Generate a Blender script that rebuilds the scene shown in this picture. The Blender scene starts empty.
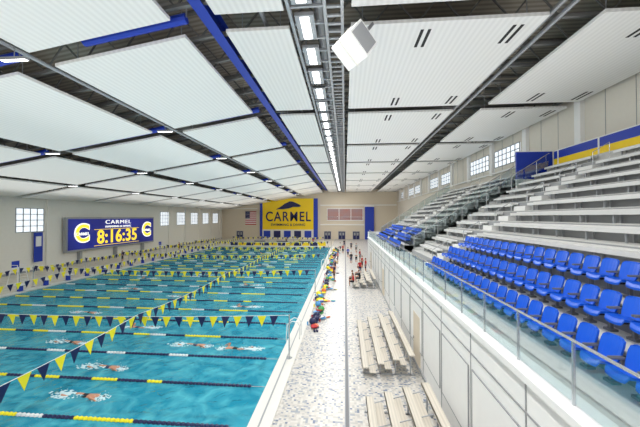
import bpy, math, random
from mathutils import Vector, Matrix
random.seed(7)
scene=bpy.context.scene
col=scene.collection
# ---------------------------------------------------------------- materials
MATS={}
def mat(name,c,rough=.5,metal=0,emis=0,var=.06,vscale=3.0,c2=None,bump=0,stripe=None):
    if name in MATS: return MATS[name]
    m=bpy.data.materials.new(name); m.use_nodes=True
    nt=m.node_tree; b=nt.nodes['Principled BSDF']
    b.inputs['Roughness'].default_value=rough; b.inputs['Metallic'].default_value=metal
    tc=nt.nodes.new('ShaderNodeTexCoord'); n=nt.nodes.new('ShaderNodeTexNoise')
    n.inputs['Scale'].default_value=vscale; n.inputs['Detail'].default_value=3
    nt.links.new(tc.outputs['Object'],n.inputs['Vector'])
    mx=nt.nodes.new('ShaderNodeMix'); mx.data_type='RGBA'
    d=c2 if c2 else tuple(max(0,v*(1-var)) for v in c)
    mx.inputs['A'].default_value=(*c,1); mx.inputs['B'].default_value=(*d,1)
    if stripe:
        w=nt.nodes.new('ShaderNodeTexWave'); w.bands_direction=stripe[0]; w.inputs['Scale'].default_value=stripe[1]
        nt.links.new(tc.outputs['Object'],w.inputs['Vector'])
        nt.links.new(w.outputs['Fac'],mx.inputs['Factor'])
    else:
        nt.links.new(n.outputs['Fac'],mx.inputs['Factor'])
    nt.links.new(mx.outputs['Result'],b.inputs['Base Color'])
    if emis:
        nt.links.new(mx.outputs['Result'],b.inputs['Emission Color']); b.inputs['Emission Strength'].default_value=emis
    if bump:
        bp=nt.nodes.new('ShaderNodeBump'); bp.inputs['Strength'].default_value=bump
        nt.links.new(n.outputs['Fac'],bp.inputs['Height']); nt.links.new(bp.outputs['Normal'],b.inputs['Normal'])
    MATS[name]=m; return m
def s(r,g,b):
    f=lambda v:(v/255/12.92 if v/255<=.04045 else ((v/255+.055)/1.055)**2.4)
    return (f(r),f(g),f(b))
M_panel=mat('white_slatted_panel',s(230,230,227),.5,stripe=('X',1.3),var=.09)
M_dark=mat('dark_slot',s(25,25,28),.7)
M_deck=mat('roof_deck',s(178,170,156),.8,stripe=('Y',1.0),var=.4)
M_truss=mat('painted_steel_truss',s(118,118,116),.6)
M_gray=mat('gray_metal',s(165,168,172),.4,.3)
M_dgray=mat('drain_gray',s(110,112,116),.5)
M_steel=mat('stainless_steel',s(205,208,210),.25,.8)
M_alu=mat('aluminium_bench',s(226,226,224),.45,.1,stripe=('X',3),var=.1)
M_tan=mat('weathered_bench_plank',s(214,206,192),.5,.0,stripe=('X',3),var=.15)
M_blue=mat('royal_blue_paint',s(18,56,175),.45)
M_navy=mat('navy_paint',s(20,28,88),.5)
M_wallL=mat('painted_block_wall',s(238,235,226),.8)
M_wallR=mat('beige_wall_panel',s(224,218,206),.8)
M_wallF=mat('far_wall_paint',s(220,208,188),.8)
M_white=mat('white_paint',s(240,240,238),.55)
M_offw=mat('cream_panel',s(228,226,218),.5)
M_conc=mat('light_concrete',s(208,208,205),.7,vscale=6,var=.12)
M_riser=mat('gray_riser',s(155,157,159),.7)
M_seat=mat('blue_plastic_seat',s(20,92,215),.35)
M_yel=mat('yellow_paint',s(254,216,20),.5)
M_yelf=mat('yellow_vinyl',s(252,236,36),.5)
M_whf=mat('white_plastic',s(240,240,240),.4)
M_navf=mat('navy_plastic',s(22,28,80),.4)
M_lamp=mat('lamp_lens',(1,1,1),.4,emis=5,var=0)
M_win=mat('window_daylight',s(232,240,248),.3,emis=.95,var=.12,vscale=.6)
M_frame=mat('window_frame',s(170,172,174),.5)
M_brick=mat('lit_lobby_brick_glass',s(160,100,84),.3,c2=s(130,124,132),emis=.25,vscale=.5)  # faint glow put into the glass for the warm-lit lobby behind
M_red=mat('red_cloth',s(190,35,40),.7)
M_skin=mat('skin',s(200,146,118),.5)
M_hair=mat('brown_hair',s(60,42,30),.7)
M_black=mat('black_cloth',s(30,30,36),.8)
M_scr=mat('led_screen',s(34,44,140),.3,c2=s(12,16,60),emis=.9,vscale=.25)
M_scrY=mat('led_yellow',s(250,215,60),.3,emis=.9,var=0)
M_scrW=mat('led_white',s(245,245,240),.3,emis=.9,var=0)
M_foam=mat('water_foam',s(205,230,236),.5,bump=.5,vscale=12)
M_ltblue=mat('light_blue_plastic',s(80,160,220),.4)
M_green=mat('green_plastic',s(70,170,90),.4)
M_orange=mat('orange_plastic',s(230,120,60),.4)
M_cop=mat('pool_coping',s(228,226,220),.4,vscale=4)

def tilemat(name,size,stops,rough=.35):
    m=bpy.data.materials.new(name); m.use_nodes=True; nt=m.node_tree; b=nt.nodes['Principled BSDF']
    g=nt.nodes.new('ShaderNodeNewGeometry')
    sn=nt.nodes.new('ShaderNodeVectorMath'); sn.operation='SNAP'; sn.inputs[1].default_value=(size,size,50)
    wn=nt.nodes.new('ShaderNodeTexWhiteNoise'); wn.noise_dimensions='2D'
    cr=nt.nodes.new('ShaderNodeValToRGB'); cr.color_ramp.interpolation='CONSTANT'
    e=cr.color_ramp.elements
    e[0].position=0; e[0].color=(*stops[0][1],1); e[1].position=stops[1][0]; e[1].color=(*stops[1][1],1)
    for p,c in stops[2:]:
        k=e.new(p); k.color=(*c,1)
    nt.links.new(g.outputs['Position'],sn.inputs[0]); nt.links.new(sn.outputs[0],wn.inputs['Vector'])
    nt.links.new(wn.outputs['Value'],cr.inputs['Fac']); nt.links.new(cr.outputs['Color'],b.inputs['Base Color'])
    b.inputs['Roughness'].default_value=rough
    return m
M_floor=tilemat('mosaic_deck_tile',.085,[(0,s(202,197,190)),(.4,s(212,208,201)),(.64,s(184,181,176)),(.83,s(152,158,168)),(.95,s(108,120,144))])
M_ldeck=tilemat('light_deck_tile',.3,[(0,s(214,206,190)),(.5,s(222,216,204)),(.8,s(204,198,184))])
M_poolt=tilemat('pool_tile',.5,[(0,s(98,200,220)),(.5,s(106,208,226)),(.8,s(92,196,216))],.6)

def watermat():
    m=bpy.data.materials.new('pool_water'); m.use_nodes=True; nt=m.node_tree; nt.nodes.clear()
    N=nt.nodes.new; L=nt.links.new
    out=N('ShaderNodeOutputMaterial'); tr=N('ShaderNodeBsdfTransparent'); tr.inputs[0].default_value=(.64,.94,.98,1)
    df=N('ShaderNodeBsdfDiffuse'); gl=N('ShaderNodeBsdfGlossy'); gl.inputs['Roughness'].default_value=.07
    g=N('ShaderNodeNewGeometry')
    n1=N('ShaderNodeTexNoise'); n1.inputs['Scale'].default_value=1.7; n1.inputs['Detail'].default_value=5; n1.inputs['Distortion'].default_value=1.4
    n2=N('ShaderNodeTexNoise'); n2.inputs['Scale'].default_value=1.1; n2.inputs['Detail'].default_value=6; n2.inputs['Distortion'].default_value=1.2
    L(g.outputs['Position'],n1.inputs['Vector']); L(g.outputs['Position'],n2.inputs['Vector'])
    cr=N('ShaderNodeValToRGB'); e=cr.color_ramp.elements
    e[0].position=.36; e[0].color=(*s(32,152,184),1); e[1].position=.68; e[1].color=(*s(98,204,222),1)
    L(n2.outputs['Fac'],cr.inputs['Fac']); L(cr.outputs['Color'],df.inputs['Color'])
    bp=N('ShaderNodeBump'); bp.inputs['Strength'].default_value=.8; bp.inputs['Distance'].default_value=.16
    L(n1.outputs['Fac'],bp.inputs['Height']); L(bp.outputs['Normal'],gl.inputs['Normal'])
    m1=N('ShaderNodeMixShader'); m1.inputs[0].default_value=.62; L(tr.outputs[0],m1.inputs[1]); L(df.outputs[0],m1.inputs[2])
    fr=N('ShaderNodeFresnel'); fr.inputs['IOR'].default_value=1.33; L(bp.outputs['Normal'],fr.inputs['Normal'])
    mu=N('ShaderNodeMath'); mu.operation='MULTIPLY'; mu.inputs[1].default_value=.55; L(fr.outputs[0],mu.inputs[0])
    m2=N('ShaderNodeMixShader'); L(mu.outputs[0],m2.inputs[0]); L(m1.outputs[0],m2.inputs[1]); L(gl.outputs[0],m2.inputs[2])
    L(m2.outputs[0],out.inputs[0]); return m
M_water=watermat()
def glassmat():
    m=bpy.data.materials.new('clear_glass'); m.use_nodes=True; nt=m.node_tree; nt.nodes.clear()
    N=nt.nodes.new; L=nt.links.new
    out=N('ShaderNodeOutputMaterial'); tr=N('ShaderNodeBsdfTransparent'); tr.inputs[0].default_value=(.88,.93,.93,1)
    gl=N('ShaderNodeBsdfGlossy'); gl.inputs['Roughness'].default_value=.05; gl.inputs[0].default_value=(.8,.87,.87,1)
    m2=N('ShaderNodeMixShader'); m2.inputs[0].default_value=.12; L(tr.outputs[0],m2.inputs[1]); L(gl.outputs[0],m2.inputs[2]); L(m2.outputs[0],out.inputs[0]); return m
M_glass=glassmat()

# ---------------------------------------------------------------- mesh builder
class MB:
    def __init__(s_): s_.v=[];s_.f=[];s_.mi=[];s_.m=[]
    def mid(s_,m):
        if m not in s_.m: s_.m.append(m)
        return s_.m.index(m)
    def add(s_,vs,fs,m):
        o=len(s_.v); s_.v+= [tuple(v) for v in vs]; k=s_.mid(m)
        for f in fs: s_.f.append([i+o for i in f]); s_.mi.append(k)
    def hexa(s_,p,m):
        s_.add(p,[(3,2,1,0),(4,5,6,7),(0,1,5,4),(1,2,6,5),(2,3,7,6),(3,0,4,7)],m)
    def box(s_,x0,x1,y0,y1,z0,z1,m):
        s_.hexa([(x0,y0,z0),(x1,y0,z0),(x1,y1,z0),(x0,y1,z0),(x0,y0,z1),(x1,y0,z1),(x1,y1,z1),(x0,y1,z1)],m)
    def tube(s_,a,b,r,m,n=8,r2=None):
        a=Vector(a);b=Vector(b);d=(b-a).normalized()
        u=d.orthogonal().normalized(); w=d.cross(u); r2=r if r2 is None else r2
        vs=[];
        for p,rr in((a,r),(b,r2)):
            for i in range(n):
                t=2*math.pi*i/n; vs.append(p+(u*math.cos(t)+w*math.sin(t))*rr)
        fs=[(i,(i+1)%n,n+(i+1)%n,n+i) for i in range(n)]+[tuple(range(n-1,-1,-1)),tuple(range(n,2*n))]
        s_.add(vs,fs,m)
    def path(s_,pts,r,m,n=8):
        for a,b in zip(pts,pts[1:]): s_.tube(a,b,r,m,n)
    def ell(s_,c,r,m,nu=12,nv=8,fn=None):
        vs=[];fs=[]
        for j in range(nv+1):
            ph=math.pi*j/nv
            for i in range(nu):
                t=2*math.pi*i/nu
                p=Vector((math.sin(ph)*math.cos(t)*r[0],math.sin(ph)*math.sin(t)*r[1],math.cos(ph)*r[2]))
                if fn:p=fn(p)
                vs.append((c[0]+p.x,c[1]+p.y,c[2]+p.z))
        for j in range(nv):
            for i in range(nu):
                fs.append((j*nu+i,(j+1)*nu+i,(j+1)*nu+(i+1)%nu,j*nu+(i+1)%nu))
        s_.add(vs,fs,m)
    def mesh(s_,name):
        me=bpy.data.meshes.new(name); me.from_pydata(s_.v,[],s_.f)
        for m in s_.m: me.materials.append(m)
        me.polygons.foreach_set('material_index',s_.mi); me.update(); return me
    def obj(s_,name,loc=(0,0,0),rot=(0,0,0),smooth=False,parent=None):
        me=s_.mesh(name)
        if smooth:
            me.polygons.foreach_set('use_smooth',[True]*len(me.polygons))
        o=bpy.data.objects.new(name,me); col.objects.link(o); o.location=loc; o.rotation_euler=rot
        if parent:o.parent=parent
        return o
def inst(me,name,loc,rot=(0,0,0),sc=(1,1,1)):
    o=bpy.data.objects.new(name,me); col.objects.link(o); o.location=loc; o.rotation_euler=rot; o.scale=sc; return o
def text(name,body,size,loc,rot,m,parent,sx=1,ext=.03,align='CENTER',off=.006,space=1.06):
    c=bpy.data.curves.new(name,'FONT'); c.body=body; c.size=size; c.extrude=ext; c.align_x=align; c.align_y='CENTER'; c.offset=size*off; c.space_character=space
    c.materials.append(m); o=bpy.data.objects.new(name,c); col.objects.link(o); o.location=loc; o.rotation_euler=rot; o.scale=(sx,1,1)
    o.parent=parent; return o

XL,XR,YN,YF=-40.0,16.3,-6.0,95.0
PX0,PX1,PY0,PY1=-30.0,-3.2,4.0,70.0
EYE=7.0
def hc(x):
    if x<-6.0: return 7.8-.165*(-6.0-x)
    return 7.8
def zc(x): return EYE+hc(x)
# ---------------------------------------------------------------- room shell
b=MB()
b.box(PX1,XR,YN,YF,-.3,0,M_floor)
b.box(XL,PX0,YN,YF,-.3,0,M_ldeck)
b.box(PX0,PX1,YN,PY0,-.3,0,M_floor)
b.box(PX0,PX1,PY1,YF,-.3,0,M_ldeck)
b.obj('floor')
b=MB()
b.box(PX0-.3,PX1+.3,PY0-.3,PY1+.3,-2.6,-2.3,M_poolt)
b.box(PX0-.3,PX0,PY0,PY1,-2.3,-.3,M_poolt); b.box(PX1,PX1+.3,PY0,PY1,-2.3,-.3,M_poolt)
b.box(PX0,PX1,PY0-.3,PY0,-2.3,-.3,M_poolt); b.box(PX0,PX1,PY1,PY1+.3,-2.3,-.3,M_poolt)
y=9.9-2.45*1.5
while y<PY1-1:
    b.box(PX0+2,PX1-2,y-.13,y+.13,-2.3,-2.28,M_navy)
    b.box(PX0+1.8,PX0+2,y-.5,y+.5,-2.3,-2.28,M_navy); b.box(PX1-2,PX1-1.8,y-.5,y+.5,-2.3,-2.28,M_navy)
    y+=2.45
b.obj('swimming_pool_basin')
b=MB(); b.add([(PX0,PY0,-.1),(PX1,PY0,-.1),(PX1,PY1,-.1),(PX0,PY1,-.1)],[(0,1,2,3)],M_water); b.obj('pool_water')
b=MB()
b.box(PX1-.05,PX1+.75,PY0,PY1,-.02,.05,M_cop); b.box(PX0-.7,PX0+.05,PY0,PY1,-.02,.05,M_cop)
b.box(PX0-.7,PX1+.75,PY1,PY1+.8,-.02,.05,M_cop); b.box(PX0-.7,PX1+.75,PY0-.8,PY0,-.02,.05,M_cop)
b.box(PX1+.30,PX1+.36,PY0,PY1,.05,.056,M_gray)
b.obj('trim_1')
b=MB(); b.box(-.02,.16,YN,YF-1,-.01,.012,M_gray)
b.box(.01,.13,YN+1,YF-1.5,.012,.016,M_dgray)
b.obj('deck_drain_grate')

b=MB(); b.box(XL-.3,XL,YN,YF,0,12,M_wallL)
for k in range(14):
    yy=2+k*7
    if 39<yy+.25<59.2: continue
    b.box(XL,XL+.25,yy,yy+.5,0,11,M_wallL)
b.obj('wall_left')
b=MB(); b.box(XL,XL+.06,YN,YF,0,.25,M_gray); b.obj('baseboard_left')
b=MB(); b.box(XR,XR+.3,YN,YF,0,17.6,M_wallR)
for k in range(16):
    yy=-3+k*6.2; b.box(XR-.3,XR,yy,yy+.55,11.5,17,M_white)
    for q in (2.0,4.0): b.box(XR-.02,XR,yy+.55+q,yy+.58+q,11.7,17,M_riser)
b.obj('wall_right')
b=MB(); b.box(XL-.3,XR+.3,YF,YF+.3,0,17.6,M_wallF); b.obj('wall_far')
wn=[0]
def window(x,y0,y1,z0,z1,nx,nz,dirn):
    wn[0]+=1; b=MB()
    b.box(min(x,x+dirn*.06),max(x,x+dirn*.06),y0,y1,z0,z1,M_win)
    t=.045; f0,f1=sorted((x+dirn*.05,x+dirn*.12))
    for i in range(nx+1):
        yy=y0+(y1-y0)*i/nx; b.box(f0,f1,yy-t,yy+t,z0,z1,M_frame)
    for i in range(nz+1):
        zz=z0+(z1-z0)*i/nz; b.box(f0,f1,y0,y1,zz-t,zz+t,M_frame)
    b.obj('window_%d'%wn[0])
for y0 in (33.3,62,68.5,75,81.5,88): window(XL,y0,y0+3.4,5.1,8.1,4,4,1)
for y0,y1 in ((4,9.2),(10.5,15.3),(29.3,34.0),(35.3,40.3),(47,52),(53.5,58.6),(66,71),(72.5,77.5),(84,88)): window(XR,y0,y1,12.3,14.0,6,3,-1)
b=MB()
xs=[XL-.3,-30,-20,-12,-6,0,XR+.3]
for a,c in zip(xs,xs[1:]):
    za,zb=zc(a)+2.2,zc(c)+2.2
    b.hexa([(a,YN,za),(c,YN,zb),(c,YF+.3,zb),(a,YF+.3,za),(a,YN,za+.2),(c,YN,zb+.2),(c,YF+.3,zb+.2),(a,YF+.3,za+.2)],M_deck)
b.obj('ceiling')
def truss(y):
    b=MB(); X=[XL+.2+i*2.0 for i in range(29)]
    X=[x for x in X if x<XR]
    for i,(a,c) in enumerate(zip(X,X[1:])):
        t0,t1=zc(a)+2.05,zc(c)+2.05; u0,u1=zc(a)+.75,zc(c)+.75
        for (q0,q1) in ((t0,t1),(u0,u1)):
            b.hexa([(a,y-.09,q0),(c,y-.09,q1),(c,y+.09,q1),(a,y+.09,q0),(a,y-.09,q0+.14),(c,y-.09,q1+.14),(c,y+.09,q1+.14),(a,y+.09,q0+.14)],M_truss)
        mx=(a+c)/2; um=(u0+u1)/2+.07;
        b.tube((a,y,t0),(mx,y,um),.045,M_truss,4); b.tube((mx,y,um),(c,y,t1),.045,M_truss,4)
    b.obj('roof_truss')
y=1.0
while y<94: truss(y); y+=2.1
cols=[(-39,-32),(-30.8,-23.8),(-22.2,-14.6),(-12.8,-6.8),(-5.0,-2.3),(.25,7.9),(9.9,15.8)]
for k in range(-1,8):
    ya=12.2+10.5*k; yb=min(ya+9.4,94.6)
    for ci,(xa,xb) in enumerate(cols):
        b=MB(); za,zb=zc(xa),zc(xb); t=.14
        b.hexa([(xa,ya,za),(xb,ya,zb),(xb,yb,zb),(xa,yb,za),(xa,ya,za+t),(xb,ya,zb+t),(xb,yb,zb+t),(xa,yb,za+t)],M_panel)
        for x in (xa+.5,xb-.5):
            for yy in (ya+.6,yb-.6): b.tube((x,yy,zc(x)+.1),(x,yy,zc(x)+2.2),.02,M_gray,5)
        if ci>=5:
            for (fx) in (.38,.86):
                for yy in (ya+.5,yb-1.7):
                    for d in (0,.3):
                        x=xa+(xb-xa)*fx+d; b.box(x,x+.13,yy,yy+1.3,za-.012,za+.01,M_dark)
        b.obj('ceiling_panel')
b=MB(); x=-5.85
b.box(x-.25,x+.25,YN+.5,YF-.5,zc(x)+.6,zc(x)+.64,M_blue); b.box(x-.03,x+.03,YN+.5,YF-.5,zc(x)+.64,zc(x)+1.3,M_blue); b.box(x-.25,x+.25,YN+.5,YF-.5,zc(x)+1.3,zc(x)+1.34,M_blue)
for k in range(18): b.tube((x,YN+1+5.5*k,zc(x)+1.34),(x,YN+1+5.5*k,zc(x)+2.2),.05,M_blue,6)
b.obj('blue_steel_girder')
b=MB()
for x in (-13.8,-23.0,8.9,8.4,-3.4):
    b.tube((x,YN+.5,zc(x)+.55),(x,YF-.5,zc(x)+.55),.1,M_gray,8)
b.obj('ceiling_conduit')
for k in range(0,8):
    ya=12.2+10.5*k-.45; b=MB()
    for a,c in ((-31,-24),(-22,-14),(-11,-6.5)):
        b.tube((a,ya,zc(a)+.45),(c,ya,zc(c)+.45),.2,M_blue,10)
        for e in (a,c): b.tube((e,ya,zc(e)+.5),(e,ya,zc(e)+2.1),.03,M_gray,5)
    b.obj('cross_air_duct')
b=MB(); z=zc(0)
for x in (-2.1,-.75,-.1): b.box(x-.06,x+.06,YN+.5,YF-.3,z-.05,z+.2,M_gray)
for k in range(200):
    yy=YN+1+k*.5
    if yy<94: b.box(-.75,-.1,yy,yy+.12,z,z+.06,M_gray)
    if k%2==0 and yy<94: b.box(-2.1,-.75,yy,yy+.1,z+.05,z+.15,M_gray)
for k in range(19):
    yy=YN+2+k*5; b.tube((-2.1,yy,z),(-2.1,yy,z+2.2),.04,M_gray,6); b.tube((-.1,yy,z),(-.1,yy,z+2.2),.04,M_gray,6)
b.tube((-1.0,YN+1,z+.55),(-1.0,YF-.5,z+.55),.22,M_gray,10)
b.obj('ceiling_catwalk')
for k in range(42):
    yy=YN+2+k*2.2
    b=MB(); b.box(-1.95,-1.2,yy,yy+1.6,z-.02,z+.12,M_gray); b.box(-1.75,-1.4,yy+.1,yy+1.5,z-.04,z-.02,M_lamp)
    b.obj('linear_light_fixture')
for (x,n) in ((-13.7,9),(-23.0,9),(-31.5,9)):
    for k in range(n):
        yy=11.3+10.5*k
        if yy<94:
            b=MB(); b.box(x-.6,x+.6,yy-.1,yy+.1,zc(x)-.02,zc(x)+.1,M_gray); b.box(x-.55,x+.55,yy-.08,yy+.08,zc(x)-.03,zc(x)-.02,M_lamp); b.tube((x,yy,zc(x)),(x,yy,zc(x)+2.2),.02,M_gray,5)
            b.obj('linear_light_fixture')
b=MB(); b.box(-.52,.52,-.5,.5,-.52,.52,M_white); b.box(-.44,.44,-.52,-.5,-.44,.44,M_riser); b.box(-.06,.06,-.06,.06,.5,1.9,M_gray)
b.box(-.56,.56,.0,.06,-.56,.56,M_offw)
b.obj('ceiling_loudspeaker',(.36,11.2,13.4),(math.radians(-12),math.radians(40),math.radians(35)))

# ---------------------------------------------------------------- far wall
sg=MB(); sg.box(-26.4,-9.9,YF-.5,YF,0,12.9,M_yel); sg.box(-27.2,-26.4,YF-.7,YF,0,12.9,M_blue); sg.box(-9.9,-8.6,YF-.7,YF,0,12.9,M_blue)
sg.box(-26.4,-9.9,YF-.6,YF-.5,0,3.0,M_offw)
for i in range(5): sg.box(-26+i*3.3,-23.8+i*3.3,YF-.65,YF-.6,.4,2.6,M_navy if i%2 else M_blue)
sign=sg.obj('school_name_wall_sign')
RF=(math.radians(90),0,0)
text('lettering','CARMEL',4.3,(-18.1,YF-.56,7.0),RF,M_navy,sign,.82,.04,off=.012,space=1.16)
text('sublettering','SWIMMING & DIVING',1.1,(-18.1,YF-.56,4.5),RF,M_navy,sign,1.0)
b=MB()
pts=[(-4,9.4),(-2.2,10.4),(-1,11.3),(.6,12.0),(1.6,11.9),(3.6,11.0),(4.2,10.5),(3.6,10.2),(1.5,10.2),(.6,9.8),(-1.5,9.5)]
n=len(pts)
vs=[(-18.1+x,YF-.56,zz) for x,zz in pts]+[(-18.1+x,YF-.5,zz) for x,zz in pts]
b.add(vs,[tuple(range(n)),tuple(range(2*n-1,n-1,-1))]+[(i,i+n,(i+1)%n+n,(i+1)%n) for i in range(n)],M_navy)
b.obj('emblem',parent=sign)
b=MB()
b.box(-5.6,5.6,YF-.12,YF,6.0,9.6,M_brick)
for i in range(4):
    x=-5.6+i*3.73; b.box(x-.09,x+.09,YF-.2,YF,5.9,9.7,M_white)
b.box(-5.8,5.8,YF-.2,YF,5.8,6.05,M_white); b.box(-5.8,5.8,YF-.2,YF,9.55,9.75,M_white); b.box(-5.8,5.8,YF-.3,YF-.25,6.95,7.05,M_steel)
b.obj('window_%d'%(wn[0]+1))
b=MB(); b.box(6.2,9.0,YF-.8,YF,0,10.2,M_blue); b.box(6.1,9.1,YF-.9,YF,10.2,10.5,M_white); b.obj('blue_column')
for i,x in enumerate((-6.5,-2,2.5,-35,11.5)):
    b=MB(); b.box(x,x+2,YF-.08,YF-.01,0,2.4,M_navy); b.box(x-.12,x,YF-.14,YF-.01,0,2.5,M_frame); b.box(x+2,x+2.12,YF-.14,YF-.01,0,2.5,M_frame); b.box(x-.12,x+2.12,YF-.14,YF-.01,2.4,2.52,M_frame)
    b.box(x+.95,x+1.05,YF-.12,YF-.01,0,2.4,M_frame); b.box(x+.25,x+.8,YF-.1,YF-.01,1.2,2.1,M_riser); b.box(x+1.2,x+1.75,YF-.1,YF-.01,1.2,2.1,M_riser)
    b.obj('door_%d'%(i+1))
b=MB()
for i in range(13):
    z0=8.8-i*.33; b.box(-32.2,-28.6,YF-.1,YF-.03,z0-.33,z0,M_red if i%2==0 else M_whf)
b.box(-32.2,-30.7,YF-.13,YF-.02,8.8-7*.33,8.8,M_navy)
for i in range(5):
    for j in range(4): b.box(-32.05+i*.28,-31.95+i*.28,YF-.14,YF-.12,6.75+j*.5,6.85+j*.5,M_whf)
b.tube((-32.4,YF-.08,8.9),(-28.4,YF-.08,8.9),.05,M_gray)
b.obj('national_flag')
b=MB(); b.box(-39.5,-28.2,YF-.1,YF,9.6,9.8,M_white); b.box(-7.8,6,YF-.15,YF,4.4,4.7,M_white); b.box(-7.8,16,YF-.1,YF,10.6,10.9,M_white); b.obj('trim_2')

# ---------------------------------------------------------------- scoreboard
b=MB(); b.box(XL+.25,XL+.7,39.3,58.8,1.9,6.95,M_gray); b.box(XL+.7,XL+.78,39.6,58.5,2.2,6.7,M_scr)
for z0 in (4.98,2.42): b.box(XL+.78,XL+.8,44.0,54.2,z0,z0+.07,M_scrY)
for yy in (42,49,56): b.box(XL+.01,XL+.5,yy-.2,yy+.2,0,2,M_gray)
sb=b.obj('led_scoreboard')
RL=(math.radians(90),0,math.radians(90)); xf=XL+.82
text('clock_digits','8:16:35',3.0,(xf,49.1,3.7),RL,M_scrY,sb,.98,off=.02)
text('title','CARMEL',.9,(xf,49.1,6.15),RL,M_scrW,sb,1.6,off=0,space=1.15)
text('subtitle','SWIMMING & DIVING',.45,(xf,49.1,5.4),RL,M_scrW,sb,1.3,off=0)
for yy in (41.8,56.4):
    text('logo_outline','C',3.7,(xf,yy,4.45),RL,M_scrW,sb,1.0,off=.05)  # larger white letter behind the yellow one, part of the logo
    text('logo','C',3.5,(xf+.05,yy,4.45),RL,M_scrY,sb,1.0,off=.02)
    text('logo_bar','CARMEL',.6,(xf+.1,yy,4.45),RL,M_scrW,sb,1.0)
b=MB(); b.box(XL+.25,XL+.32,35.3,36.4,1.2,5.0,M_blue); b.box(XL+.3,XL+.34,35.5,36.2,3.2,4.5,M_whf); b.tube((XL+.3,35.2,5.05),(XL+.3,36.5,5.05),.05,M_gray); b.box(XL,XL+.3,35.8,35.9,4.9,5.1,M_gray); b.obj('hanging_banner')

# ---------------------------------------------------------------- grandstand
SX,SY1=3.4,45.0; Z0=3.93; T=.9; R=.57; GX=XR-.02
G=[( -5.0,23.8),(27.0,SY1)]
b=MB()
b.box(SX,SX+.3,YN+.5,SY1,0,Z0,M_white)
def zt(i): return Z0+R*i
for (a,c) in G:
    b.box(SX+.3,5.2,a,c,Z0-.3,Z0,M_conc)
    for i in range(1,12):
        b.box(5.2+T*(i-1),5.2+T*i,a,c,zt(i)-R-.15,zt(i),M_conc)
        b.box(5.2+T*(i-1)-.015,5.2+T*(i-1),a,c,zt(i-1),zt(i)-.03,M_riser)
    b.box(5.2+T*11,GX,a,c,zt(12)-R-.15,zt(12),M_conc)
b.box(SX+.3,GX,23.8,27,Z0-.3,Z0,M_conc)
b.box(6.4,GX,23.5,23.8,Z0-.3,zt(2),M_white); 
for i in range(1,12):
    for yy in (23.6,27.0): b.box(5.2+T*(i-1),5.2+T*i,yy,yy+.2,Z0-.3,zt(i),M_white)
b.box(SX,GX,SY1,SY1+.3,0,Z0+.9,M_white)
for i in range(1,13): b.box(5.2+T*(i-1),min(5.2+T*i,GX),SY1,SY1+.3,0,zt(i)+.3,M_white)
for ya in (17.9,34.5):
    for i in range(0,11): b.box(5.2+T*i-.45,5.2+T*i,ya,ya+1.1,zt(i),zt(i)+R/2,M_white)
b.obj('grandstand_tiers')
b=MB()
b.box(SX-.1,SX+.42,YN+.5,SY1,Z0,Z0+.14,M_white)
b.box(SX-.05,SX,YN+.5,SY1,0,.15,M_gray)
yy=-4.0;i=0
while yy<SY1-2:
    b.box(SX-.03,SX,yy+.15,yy+2.35,.9,2.9,M_white); b.box(SX-.012,SX,yy-.02,yy+.02,0,Z0,M_riser)
    for (q0,q1,r0,r1) in ((yy+.12,yy+.15,.9,2.9),(yy+2.35,yy+2.38,.9,2.9),(yy+.12,yy+2.38,2.9,2.93),(yy+.12,yy+2.38,.87,.9)): b.box(SX-.034,SX,q0,q1,r0,r1,M_riser)
    if i%5==2: 
        b.box(SX-.045,SX,yy+.5,yy+1.7,.15,2.4,M_wallF); b.box(SX-.1,SX-.045,yy+1.5,yy+1.6,1.1,1.2,M_steel)
    yy+=2.5;i+=1
b.box(SX-.02,SX,YN+.5,SY1,3.3,3.34,M_riser)
b.obj('trim_3')
b=MB(); zr=Z0+.14
yy=-4.0
while yy<SY1:
    b.box(SX+.13,SX+.17,yy,yy+.035,zr-.1,zr+1.0,M_steel); y2=min(yy+1.5,SY1)
    b.box(SX+.14,SX+.16,yy+.08,y2-.03,zr+.04,zr+.93,M_glass)
    yy+=1.5
b.tube((SX+.15,-4,zr+1.0),(SX+.15,SY1,zr+1.0),.024,M_steel)
b.obj('glass_railing')
def slope_guard(y,i0,i1):
    b=MB()
    for i in range(i0,i1):
        xa,xb=5.2+T*(i-1),5.2+T*i; za,zb=zt(i),zt(i+1)
        if i%2==1: b.tube((xa+.1,y,za-.05),(xa+.1,y,za+1.0),.022,M_steel)
        b.hexa([(xa+.15,y-.01,za+.1),(xb+.05,y-.01,zb+.1),(xb+.05,y+.01,zb+.1),(xa+.15,y+.01,za+.1),(xa+.15,y-.01,za+.95),(xb+.05,y-.01,zb+.95),(xb+.05,y+.01,zb+.95),(xa+.15,y+.01,za+.95)],M_glass)
    xa,xb=5.2+T*(i0-1)+.1,5.2+T*(i1-1)+.1
    b.tube((xa,y,zt(i0)+1.0),(xb,y,zt(i1)+1.0),.03,M_steel)
    b.obj('glass_stair_guard')
slope_guard(23.7,1,12); slope_guard(27.1,1,12); slope_guard(SY1-.1,1,12)
b=MB()
for ya in (18.45,35.05):
    for i in range(0,11,2):
        x=5.2+T*i; 
        b.path([(x,ya,zt(i)+.2),(x,ya,zt(i)+1.1),(x+T,ya,zt(i+1)+1.1),(x+T,ya,zt(i+1)-.02)],.02,M_steel)
b.obj('aisle_handrail')
def bench_rows(a,c,i0,i1):
    for i in range(i0,i1):
        b=MB(); x=5.2+T*i-.42; z=zt(i)
        b.box(x,x+.3,a,c,z+.4,z+.44,M_alu); b.box(x-.02,x,a,c,z+.3,z+.44,M_alu); b.box(x+.32,x+.34,a,c,z+.34,z+.5,M_alu)
        yy=a+.3
        while yy<c:
            b.box(x+.08,x+.14,yy,yy+.05,z,z+.4,M_gray); b.box(x+.3,x+.36,yy,yy+.05,z,z+.42,M_gray); yy+=1.5
        b.obj('bleacher_bench')
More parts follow.
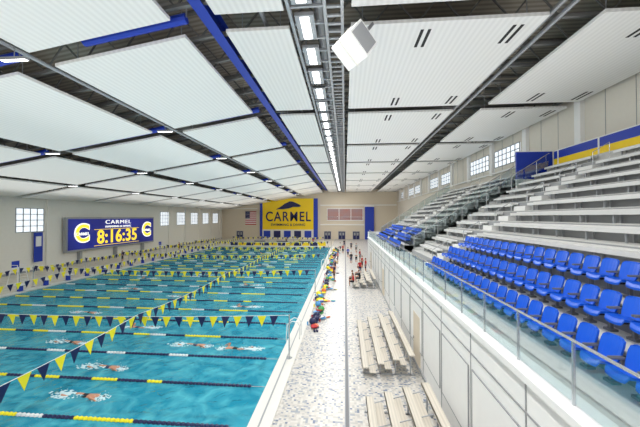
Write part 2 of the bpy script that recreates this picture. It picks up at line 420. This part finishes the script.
bench_rows(-4,17.7,3,12); bench_rows(19.2,23.4,1,12); bench_rows(27.4,34.3,3,12); bench_rows(35.8,44.7,3,12)
def seat_into(b,x,y,z):
    def sheet(prof,mt,th,wf):
        n=5
        for (p,q),(wa,wb) in zip(zip(prof,prof[1:]),zip(wf,wf[1:])):
            for j in range(n):
                t0=-1+2*j/n; t1=-1+2*(j+1)/n
                cv=lambda t:.05*(t*t)
                def P(pp,t,wd,o): return (x+pp[0]-cv(t)*pp[2]+o*pp[4],y+t*wd,z+pp[1]+cv(t)*pp[3]+o*(1-pp[4]))
                b.hexa([P(p,t0,wa,-th),P(q,t0,wb,-th),P(q,t1,wb,-th),P(p,t1,wa,-th),P(p,t0,wa,0),P(q,t0,wb,0),P(q,t1,wb,0),P(p,t1,wa,0)],mt)
    sheet([(-.36,.38,0,.6,0),(-.32,.445,0,.8,0),(-.12,.43,0,.8,0),(.04,.42,0,.8,0)],M_seat,.05,[.19,.22,.225,.21])
    sheet([(.05,.44,.9,0,1),(.09,.56,.9,0,1),(.14,.74,.9,0,1),(.17,.83,.9,0,1),(.18,.87,.9,0,1)],M_seat,.04,[.2,.225,.235,.22,.16])
    b.box(x+.02,x+.1,y-.03,y+.03,z+.05,z+.45,M_dgray); b.box(x-.02,x+.14,y-.1,y+.1,z,z+.05,M_dgray)
    b.box(x-.2,x+.06,y-.02,y+.02,z+.33,z+.38,M_dark)
    for sgn in (-1,1): b.box(x-.22,x+.08,y+sgn*.255-.015,y+sgn*.255+.015,z+.56,z+.6,M_dgray); b.box(x+.03,x+.08,y+sgn*.255-.015,y+sgn*.255+.015,z+.3,z+.6,M_dgray)
for (a,c) in ((1.0,17.6),(27.6,34.2),(36,44.4)):
    for i in range(3):
        b=MB(); yy=a
        while yy<c: seat_into(b,5.2+T*i-.32,yy,zt(i)); yy+=.56
        b.obj('stadium_seat_row')
b=MB(); zz=zt(12)
b.box(XR-.9,XR-.8,-5,23.5,zz+.0,zz+.5,M_yel); b.box(XR-.9,XR-.8,-5,23.5,zz+.5,zz+1.05,M_blue)
b.box(XR-.92,XR-.78,-5,23.5,zz+1.05,zz+1.11,M_white)
for k in range(9): b.box(XR-.93,XR-.77,-5+k*3.5,-4.9+k*3.5,zz,zz+1.11,M_white)
b.obj('blue_yellow_guard_banner')
b=MB(); b.box(XR-3.2,XR-.6,24.1,24.25,zt(11)-.3,zt(12)+1.2,M_blue); b.box(XR-3.25,XR-.55,24.08,24.27,zt(12)+1.2,zt(12)+1.27,M_white); b.box(XR-3.2,XR-.6,24.1,24.25,Z0,zt(11)-.3,M_white); b.obj('blue_screen_panel')
b=MB(); b.box(XR-.35,XR-.3,-5,94,15.4,15.6,M_gray); b.box(XR-.35,XR-.3,-5,94,11.6,11.75,M_white); b.obj('trim_4')

# ---------------------------------------------------------------- deck bleachers
def deck_bleacher(y0,L_,x0=.75):
    b=MB(); n=4; p=.66
    for i in range(n):
        x=x0+i*p; z=.42+.2*i
        b.box(x,x+.28,y0,y0+L_,z-.04,z,M_tan); b.box(x,x+.02,y0,y0+L_,z-.09,z,M_tan)
        if i: b.box(x-.34,x-.06,y0,y0+L_,z-.43,z-.4,M_tan)
    for yy in [y0+.3+j*(L_-.6)/4 for j in range(5)]:
        b.box(x0-.05,x0+n*p-.3,yy,yy+.05,0,.06,M_gray)
        for i in range(n):
            x=x0+i*p+.12; z=.38+.2*i
            b.box(x,x+.05,yy,yy+.05,0,z,M_gray)
        b.tube((x0+.1,yy+.02,.3),(x0+n*p-.5,yy+.02,.9),.02,M_gray,5)
        b.tube((x0+.1,yy+.02,.05),(x0+n*p-.5,yy+.02,.5),.02,M_gray,5)
    b.obj('aluminium_team_bleacher')
deck_bleacher(13.3,6.2); deck_bleacher(5.6,5.6); deck_bleacher(29.5,5.5); 

# ---------------------------------------------------------------- lane ropes
def rope_mesh(pat):
    b=MB(); x=PX0+.6; i=0
    b.tube((PX0+.02,0,0),(PX1-.02,0,0),.012,M_steel,5)
    n=int((PX1-PX0-1.2)/.17)
    for i in range(n):
        u=i*.17; c=pat(u,n*.17); xx=x+u
        b.tube((xx,0,0),(xx+.07,0,0),.05,c,8,.078); b.tube((xx+.07,0,0),(xx+.15,0,0),.078,c,8,.05)
    return b.mesh('lane_rope')
def p1(u,L):
    if u>L-3.5: return M_navf
    return (M_yelf,M_yelf,M_navf,M_yelf,M_whf,M_navf)[int(u/1.1)%6]
def p2(u,L): return M_whf if (u%3.4)<.9 and u<L-4 else M_navf
def p3(u,L): return M_yelf if (u%2.6)<1.2 and u<L-4 else M_navf
rm=[rope_mesh(p) for p in (p1,p2,p3)]
k=0;y=9.9-2.45*2
order=[0,2,0,2,1,0,2,0,2,0,1,2]
while y<PY1-1:
    inst(rm[order[k%12]],'lane_rope',(0,y,-.08)); y+=2.45;k+=1
# ---------------------------------------------------------------- backstroke flags
def flagline(p,q,sag=.25,name='backstroke_flag_line',step=.62,posts=True,segs=1):
    b=MB(); p=Vector(p);q=Vector(q); L_=(q-p).length; d=(q-p)/L_; n=int(L_/step)
    span=L_/segs
    def pt(u):
        t=(u%span)/span; return p+d*u-Vector((0,0,sag*4*t*(1-t)))
    prev=pt(0)
    for i in range(n):
        u=(i+.5)*step; a=pt(u-.22);c=pt(u+.22); m=pt(u)+Vector((random.uniform(-.06,.06),random.uniform(-.06,.06),-.55))
        o=Vector((d.y,-d.x,0))*.008
        b.add([a-o,c-o,m-o,a+o,c+o,m+o],[(0,1,2),(5,4,3),(0,3,4,1),(1,4,5,2),(2,5,3,0)],M_yelf if i%2 else M_navf)
        b.tube(prev,c,.012,M_whf,4); prev=c
    b.tube(prev,q,.012,M_whf,4)
    if posts:
        for e in [p+d*(span*i) for i in range(segs+1)]:
            if posts=='ends' and not(e==p or (e-q).length<.1): continue
            b.tube((e.x,e.y,0),(e.x,e.y,e.z+.05),.035,M_steel,8); b.tube((e.x,e.y,0),(e.x,e.y,.06),.15,M_steel,10)
    b.obj(name)
for y in (14.7,27.6,39.5,50,60): flagline((PX0-1.1,y,2.15),(PX1+.45,y,2.15),.35)
flagline((-10.4,3.1,2.1),(-10.4,70.9,2.1),.22,segs=6,posts='ends')
flagline((-25.3,3.1,2.1),(-25.3,70.9,2.1),.22,segs=6,posts='ends')
flagline((-31.9,12,2.0),(-31.9,72,2.0),.25,segs=8,name='pennant_line')
flagline((-28,73,2.2),(-5,73,2.2),.25,segs=3,name='pennant_line')
def grab(y):
    b=MB()
    for d in (0,.6):
        pts=[(PX1+.62,y+d,.04),(PX1+.62,y+d,.8),(PX1+.5,y+d,1.0),(PX1+.2,y+d,1.05),(PX1-.1,y+d,.85),(PX1-.14,y+d,.3),(PX1-.14,y+d,-.9)]
        b.path(pts,.028,M_whf)
    for z in (-.25,-.55,-.85): b.box(PX1-.2,PX1-.08,y,y+.6,z,z+.03,M_steel)
    b.obj('pool_ladder')
grab(17.0); grab(42)
def block(x,y,dirn):
    b=MB(); 
    b.box(x-.3,x+.3,y-.28,y+.28,0,.06,M_steel); b.box(x-.1,x+.1,y-.2,y+.2,.06,.6,M_blue)
    b.hexa([(x-.35,y-.3,.6),(x+.4,y-.3,.6),(x+.4,y+.3,.6),(x-.35,y+.3,.6),(x-.35,y-.3,.74),(x+.4,y-.3,.66),(x+.4,y+.3,.66),(x-.35,y+.3,.74)],M_whf)
    b.tube((x+.3*dirn,y-.25,.55),(x+.3*dirn,y+.25,.55),.02,M_steel)
    b.obj('starting_block')
for k in range(2,24): block(PX0-.45,8.7+2.45*k,1)
b=MB()
for sx in (-.5,.5):
    for sy in (-.5,.5): b.tube((sx*1.2,sy*1.2,0),(sx*.7,sy*.7,1.8),.035,M_whf)
b.box(-.35,.35,-.35,.35,1.8,1.86,M_whf); b.box(-.35,-.3,-.35,.35,1.86,2.5,M_blue)
for i in range(5): b.tube((.6-.03*i*2,-.4,.3+.3*i),(.6-.03*i*2,.4,.3+.3*i),.025,M_whf)
for sy in (-.36,.36): b.box(-.3,.35,sy-.02,sy+.02,2.1,2.15,M_whf); b.box(.3,.35,sy-.02,sy+.02,1.86,2.1,M_whf)
lg=b.mesh('lifeguard_chair'); inst(lg,'lifeguard_chair',(-33.2,52,0)); inst(lg,'lifeguard_chair',(-33.2,28,0))
b=MB(); b.box(-28,-4.5,71.2,71.5,0,1.0,M_white)
for i in range(12): b.box(-27.8+i*1.95,-26.0+i*1.95,71.17,71.2,.12,.88,M_yel if i%2 else M_navy)
b.box(-28.05,-4.45,71.15,71.55,1.0,1.06,M_steel); b.obj('pool_end_banner_barrier')

# ---------------------------------------------------------------- people
def skin_mesh(J,E,root,sub=1):
    names=list(J); me=bpy.data.meshes.new('tmp'); me.from_pydata([J[n][0] for n in names],[(names.index(a),names.index(c)) for a,c in E],[])
    o=bpy.data.objects.new('tmp',me); col.objects.link(o)
    o.modifiers.new('skin','SKIN'); 
    sv=me.skin_vertices[0].data
    for i,n in enumerate(names):
        r=J[n][1]; sv[i].radius=(r,r)
        sv[i].use_root=(n==root)
    ss=o.modifiers.new('sub','SUBSURF'); ss.levels=sub; ss.render_levels=sub
    dg=bpy.context.evaluated_depsgraph_get(); dg.update(); ev=o.evaluated_get(dg); m=ev.to_mesh()
    vs=[v.co.copy() for v in m.vertices]; fs=[tuple(p.vertices) for p in m.polygons]
    ev.to_mesh_clear(); bpy.data.objects.remove(o); return vs,fs
def person_mesh(name,mod={},head_off=(0,0,0),top=M_red,bottom=M_black,shoe=M_whf,hair=M_hair,skin=M_skin,bare=False):
    J={'pel':((0,0,.96),.135),'sp':((0,.01,1.14),.12),'ch':((0,0,1.33),.15),'nb':((0,.01,1.47),.07),'nk':((0,0,1.56),.052),
    'sl':((.19,.01,1.42),.06),'el':((.25,.03,1.13),.042),'wl':((.27,-.06,.89),.028),'pl':((.27,-.09,.82),.034),
    'sr':((-.19,.01,1.42),.06),'er':((-.25,.03,1.13),.042),'wr':((-.27,-.06,.89),.028),'pr':((-.27,-.09,.82),.034),
    'hl':((.095,0,.88),.095),'kl':((.11,-.02,.49),.06),'al':((.11,.03,.09),.04),'tl':((.13,-.13,.04),.038),
    'hr':((-.095,0,.88),.095),'kr':((-.11,-.02,.49),.06),'ar':((-.11,.03,.09),.04),'tr':((-.13,-.13,.04),.038)}
    for k,v in mod.items(): J[k]=(v,J[k][1])
    E=[('pel','sp'),('sp','ch'),('ch','nb'),('nb','nk'),('ch','sl'),('sl','el'),('el','wl'),('wl','pl'),('ch','sr'),('sr','er'),('er','wr'),('wr','pr'),
    ('pel','hl'),('hl','kl'),('kl','al'),('al','tl'),('pel','hr'),('hr','kr'),('kr','ar'),('ar','tr')]
    vs,fs=skin_mesh(J,E,'pel',2)
    P={k:Vector(v[0]) for k,v in J.items()}
    def seg(p,a,c):
        d=c-a; t=max(0,min(1,(p-a).dot(d)/d.length_squared)); return (p-a-d*t).length,t
    b=MB(); groups={}
    for f in fs:
        cpt=sum((vs[i] for i in f),Vector())/len(f)
        best=min(((*seg(cpt,P[a],P[c]),(a,c)) for a,c in E),key=lambda t:t[0])
        e=best[2]; t=best[1]
        if bare:
            m=bottom if e[1] in('hl','hr') or (e==('pel','sp') and t<.4) or (e[0] in('hl','hr') and t<.3) else skin
        else:
            if e in (('al','tl'),('ar','tr')): m=shoe
            elif e[0] in('hl','hr') or e[1] in('hl','hr'): m=bottom
            elif e[0] in('kl','kr'): m=skin
            elif e[0] in('el','er','wl','wr') or e[0]=='nb': m=skin
            else: m=top
        groups.setdefault(m,[]).append(f)
    b.v=[tuple(v) for v in vs]
    for m,fl in groups.items():
        k=b.mid(m)
        for f in fl: b.f.append(list(f)); b.mi.append(k)
    for sd,pn,wn_ in ((1,'pl','wl'),(-1,'pr','wr')):
        p=P[pn]; d=(P[pn]-P[wn_]).normalized(); side=d.cross(Vector((1,0,0)));
        if side.length<.2: side=d.cross(Vector((0,0,1)))
        side.normalize(); inn=d.cross(side).normalized()
        for i,ln in enumerate((.062,.075,.07,.055)):
            a=p+side*(.03-.02*i)+d*.015; m1=a+d*ln*.6; t1=m1+d*ln*.45+inn*.015
            b.tube(a,m1,.0095,skin,6,.009); b.tube(m1,t1,.009,skin,6,.006)
        a=p+side*.025-d*.02; m1=a+side*.035+d*.03; b.tube(a,m1,.012,skin,6,.01); b.tube(m1,m1+d*.03,.01,skin,6,.007)
    hcn=P['nk']+Vector((0,-.01,.12))+Vector(head_off)
    def shp(q):
        k=1-.28*max(0,-q.z/.12); return Vector((q.x*k,q.y*(1-.12*max(0,-q.z/.12)),q.z))
    b.ell(hcn,(.078,.095,.118),skin,14,10,shp)
    def hs(q): return Vector((q.x,q.y+.012,max(q.z,-.05)+.008)) if q.y>-.03 else Vector((q.x,q.y*.86+.01,max(q.z,.05)+.008))
    b.ell(hcn,(.085,.102,.122),hair,14,10,hs)
    b.ell(hcn+Vector((0,-.098,-.015)),(.014,.02,.024),skin,8,6)
    for sx in (-1,1):
        b.ell(hcn+Vector((.03*sx,-.086,.008)),(.012,.008,.007),M_dark,8,5); b.ell(hcn+Vector((.08*sx,.0,-.01)),(.012,.02,.03),skin,8,6)
    b.ell(hcn+Vector((0,-.088,-.055)),(.024,.007,.007),M_red,8,5)
    me=b.mesh(name); me.polygons.foreach_set('use_smooth',[True]*len(me.polygons)); return me
walk={'kl':(.1,-.18,.52),'al':(.1,-.25,.1),'tl':(.11,-.41,.06),'kr':(-.1,.03,.5),'ar':(-.1,.3,.14),'tr':(-.11,.18,.04),'wl':(.27,.1,.9),'pl':(.27,.12,.83),'wr':(-.25,-.2,.94),'pr':(-.25,-.25,.88)}
cross={'el':(.26,.0,1.15),'wl':(.05,-.2,1.16),'pl':(-.02,-.21,1.18),'er':(-.26,.0,1.15),'wr':(-.05,-.23,1.12),'pr':(.03,-.24,1.14)}
sit={'pel':(0,0,.55),'sp':(0,-.03,.74),'ch':(0,-.08,.93),'nb':(0,-.1,1.07),'nk':(0,-.13,1.15),'sl':(.19,-.08,1.02),'sr':(-.19,-.08,1.02),
 'el':(.24,-.14,.75),'er':(-.24,-.14,.75),'wl':(.14,-.36,.66),'wr':(-.14,-.36,.66),'pl':(.1,-.42,.64),'pr':(-.1,-.42,.64),
 'hl':(.1,-.04,.52),'hr':(-.1,-.04,.52),'kl':(.13,-.45,.5),'kr':(-.13,-.45,.5),'al':(.13,-.42,.09),'ar':(-.13,-.42,.09),'tl':(.14,-.58,.04),'tr':(-.14,-.58,.04)}
swim={'sl':(.2,-.01,1.46),'el':(.22,-.1,1.72),'wl':(.18,-.05,1.95),'pl':(.17,-.03,2.03),'er':(-.3,.22,1.3),'wr':(-.3,.1,1.55),'pr':(-.3,.03,1.62),
 'kl':(.1,.06,.5),'al':(.1,-.02,.12),'tl':(.1,.04,-.05),'kr':(-.1,-.06,.5),'ar':(-.1,.08,.12),'tr':(-.1,.12,-.05)}
def P_(pose,x,y,rz,t,bt,name='standing_person',hair=M_hair,z=0):
    me=person_mesh(name,pose,top=t,bottom=bt,hair=hair)
    return inst(me,name,(x,y,z),(0,0,math.radians(rz)))
P_({},.9,45,20,M_black,M_navf); P_(cross,1.7,46,-30,M_white,M_black); P_(walk,.5,52,180,M_blue,M_black,'walking_person')
P_(cross,2.3,41,60,M_red,M_black); P_({},2.6,38.5,-80,M_red,M_navf); P_({},-1.2,33.5,-70,M_navf,M_black); P_(cross,-1.3,40,-60,M_white,M_navf)
P_(walk,2.2,60,0,M_gray,M_black,'walking_person'); P_({},-1.2,52,-90,M_black,M_black); P_({},1.8,36.8,10,M_red,M_navf)
P_(cross,-34.5,44,90,M_navf,M_black); P_({},-34.5,60,90,M_red,M_black)
P_({},2.4,49,60,M_red,M_navf); P_(cross,-.4,57,10,M_red,M_black); P_({},1.3,64,-20,M_navf,M_black); P_(walk,-1.0,62,160,M_white,M_navf,'walking_person')
P_(cross,-1.1,46,-90,M_red,M_black); P_({},-.2,70,0,M_black,M_navf); P_({},-8,75,0,M_red,M_black); P_(cross,-15,76,0,M_navf,M_black)
for k,(x,y,z,t) in enumerate(((.89,30.5,0,M_red),(.89,32.0,0,M_navf),(1.55,33.4,.2,M_white),(1.55,31.2,.2,M_black))):
    P_(sit,x,y,-90,t,M_black,'seated_person',z=z)
swm=person_mesh('swimmer',swim,bottom=M_navf,hair=M_navf,bare=True)
swm2=person_mesh('swimmer',swim,bottom=M_black,hair=M_black,bare=True)
def splash():
    b=MB()
    for i in range(75):
        r=random.random()**.8; a=random.uniform(0,6.28); x=math.cos(a)*r*1.0; y=math.sin(a)*r*.32; q=random.uniform(.02,.085)*(1.2-r*.7)
        b.ell((x,y,.0),(q*2.2,q,q*.35),M_foam,7,5)
    for i in range(12): b.ell((random.uniform(-.7,.7),random.uniform(-.25,.25),random.uniform(.05,.2)),(.015,.015,.015),M_foam,5,4)
    return b.mesh('swim_splash')
spm=[splash() for _ in range(3)]
sw=[(-10.3,11.2,1),(-11.2,13.4,1),(-5.9,15.9,-1),(-8.3,16.1,1),(-15.5,15.9,1),(-13.3,18.4,-1),(-19,20.9,1),(-8,23.3,-1),(-14.5,25.8,1),(-21,28.2,1),(-10,30.7,-1),(-17,35.6,1),(-9,38.0,1),(-23,33.1,-1),(-12,42.9,-1),(-20,47.8,1),(-8,50.2,1),(-16,57.6,-1)]
for i,(x,y,d) in enumerate(sw):
    o=inst(swm if i%2 else swm2,'swimmer',(x-d*.9,y,-.17),(0,0,0))
    zx=Vector((d,0,0)); yx=Vector((0,0,1)); xx=yx.cross(zx)
    o.rotation_euler=Matrix((xx,yx,zx)).transposed().to_euler()
    inst(spm[i%3],'swim_splash',(x-d*.85,y,-.1),(0,0,random.uniform(-.1,.1)),(.75,1,1)); inst(spm[(i+1)%3],'swim_splash',(x+d*.75,y-.1,-.1),(0,0,random.uniform(-.2,.2)),(.35,.8,1))
# ---------------------------------------------------------------- deck gear
def gear():
    b=MB(); cs=[M_red,M_blue,M_yelf,M_ltblue,M_green,M_orange,M_navf,M_whf,M_red,M_ltblue,M_navf]
    z=.02
    for i in range(random.randint(2,4)):
        c=random.choice(cs); x0=random.uniform(-.1,.15);y0=random.uniform(-.3,.1)
        p=[(x0,y0),(x0+.3,y0),(x0+.32,y0+.3),(x0+.25,y0+.44),(x0+.15,y0+.48),(x0+.05,y0+.44),(x0-.02,y0+.3)]; n=len(p)
        b.add([(a,q,z) for a,q in p]+[(a,q,z+.04) for a,q in p],[tuple(range(n-1,-1,-1)),tuple(range(n,2*n))]+[(j,(j+1)%n,(j+1)%n+n,j+n) for j in range(n)],c); z+=.045
    c=random.choice(cs); yb=random.uniform(.4,.6)
    b.ell((.15,yb+.1,.17),(.2,.3,.18),c,12,8); b.tube((.15,yb-.05,.33),(.15,yb+.25,.33),.02,M_black,6)
    b.tube((-.15,yb,0),(-.15,yb,.2),.04,random.choice(cs),8); b.tube((-.15,yb,.2),(-.15,yb,.25),.02,M_whf,8)
    for sx in (0,.14): b.ell((.1+sx,-.5,.05),(.06,.2,.05),random.choice(cs),8,6)
    return b.mesh('swim_gear_pile')
gm=[gear() for _ in range(8)]
y=18.8;k=0
while y<66:
    inst(gm[k%8],'swim_gear_pile',(PX1+.95+random.uniform(-.1,.2),y+random.uniform(-.2,.2),.0),(0,0,random.uniform(-.5,.5)),(1.15,1.1,1.15))
    if k%3==1: inst(gm[(k+3)%8],'swim_gear_pile',(PX1+1.75,y+.3,0),(0,0,random.uniform(0,3)))
    y+=1.4;k+=1
for x in (-24,-18,-12):
    b=MB(); b.box(x,x+3,78,78.8,.7,.75,M_whf); b.box(x,x+3,77.98,78,.1,.75,M_navy)
    for q in (x+.1,x+2.9): b.tube((q,78.1,0),(q,78.1,.7),.025,M_gray); b.tube((q,78.7,0),(q,78.7,.7),.025,M_gray)
    b.obj('draped_table')

# ---------------------------------------------------------------- lights
def area(name,loc,rot,sx,sy,p,c=(1,1,1)):
    l=bpy.data.lights.new(name,'AREA'); l.shape='RECTANGLE'; l.size=sx; l.size_y=sy; l.energy=p; l.color=c
    o=bpy.data.objects.new(name,l); col.objects.link(o); o.location=loc; o.rotation_euler=rot; return o
up=(math.pi,0,0)
W=(1,.985,.96)
area('unseen_fill_right',(5,42,11.6),up,16,95,2300,W)  # added upward fill for the right panels, no fixture here
area('unseen_fill_centre',(-11,42,10.6),up,14,95,2400,W)  # added fill, unseen from below, brightens the centre panels
area('unseen_fill_left',(-27,42,8.9),up,18,95,3000,W)  # added fill without a fitting, brightens the sloping left panels
area('catwalk_light',(-1.57,42,zc(0)-.06),(0,0,0),.3,95,7600,W)
w=bpy.data.worlds.new('World'); scene.world=w; w.use_nodes=True
w.node_tree.nodes['Background'].inputs[0].default_value=(1,1,1,1); w.node_tree.nodes['Background'].inputs[1].default_value=1.1
scene.view_settings.view_transform='Standard'; scene.view_settings.look='None'; scene.view_settings.exposure=0.03

cam=bpy.data.cameras.new('camera'); co=bpy.data.objects.new('camera',cam); col.objects.link(co)
cam.lens=300/640*36; cam.sensor_width=36; cam.clip_end=400
co.location=(0,0,EYE); co.rotation_euler=(math.radians(90+.67),0,math.atan(25/300)); scene.camera=co
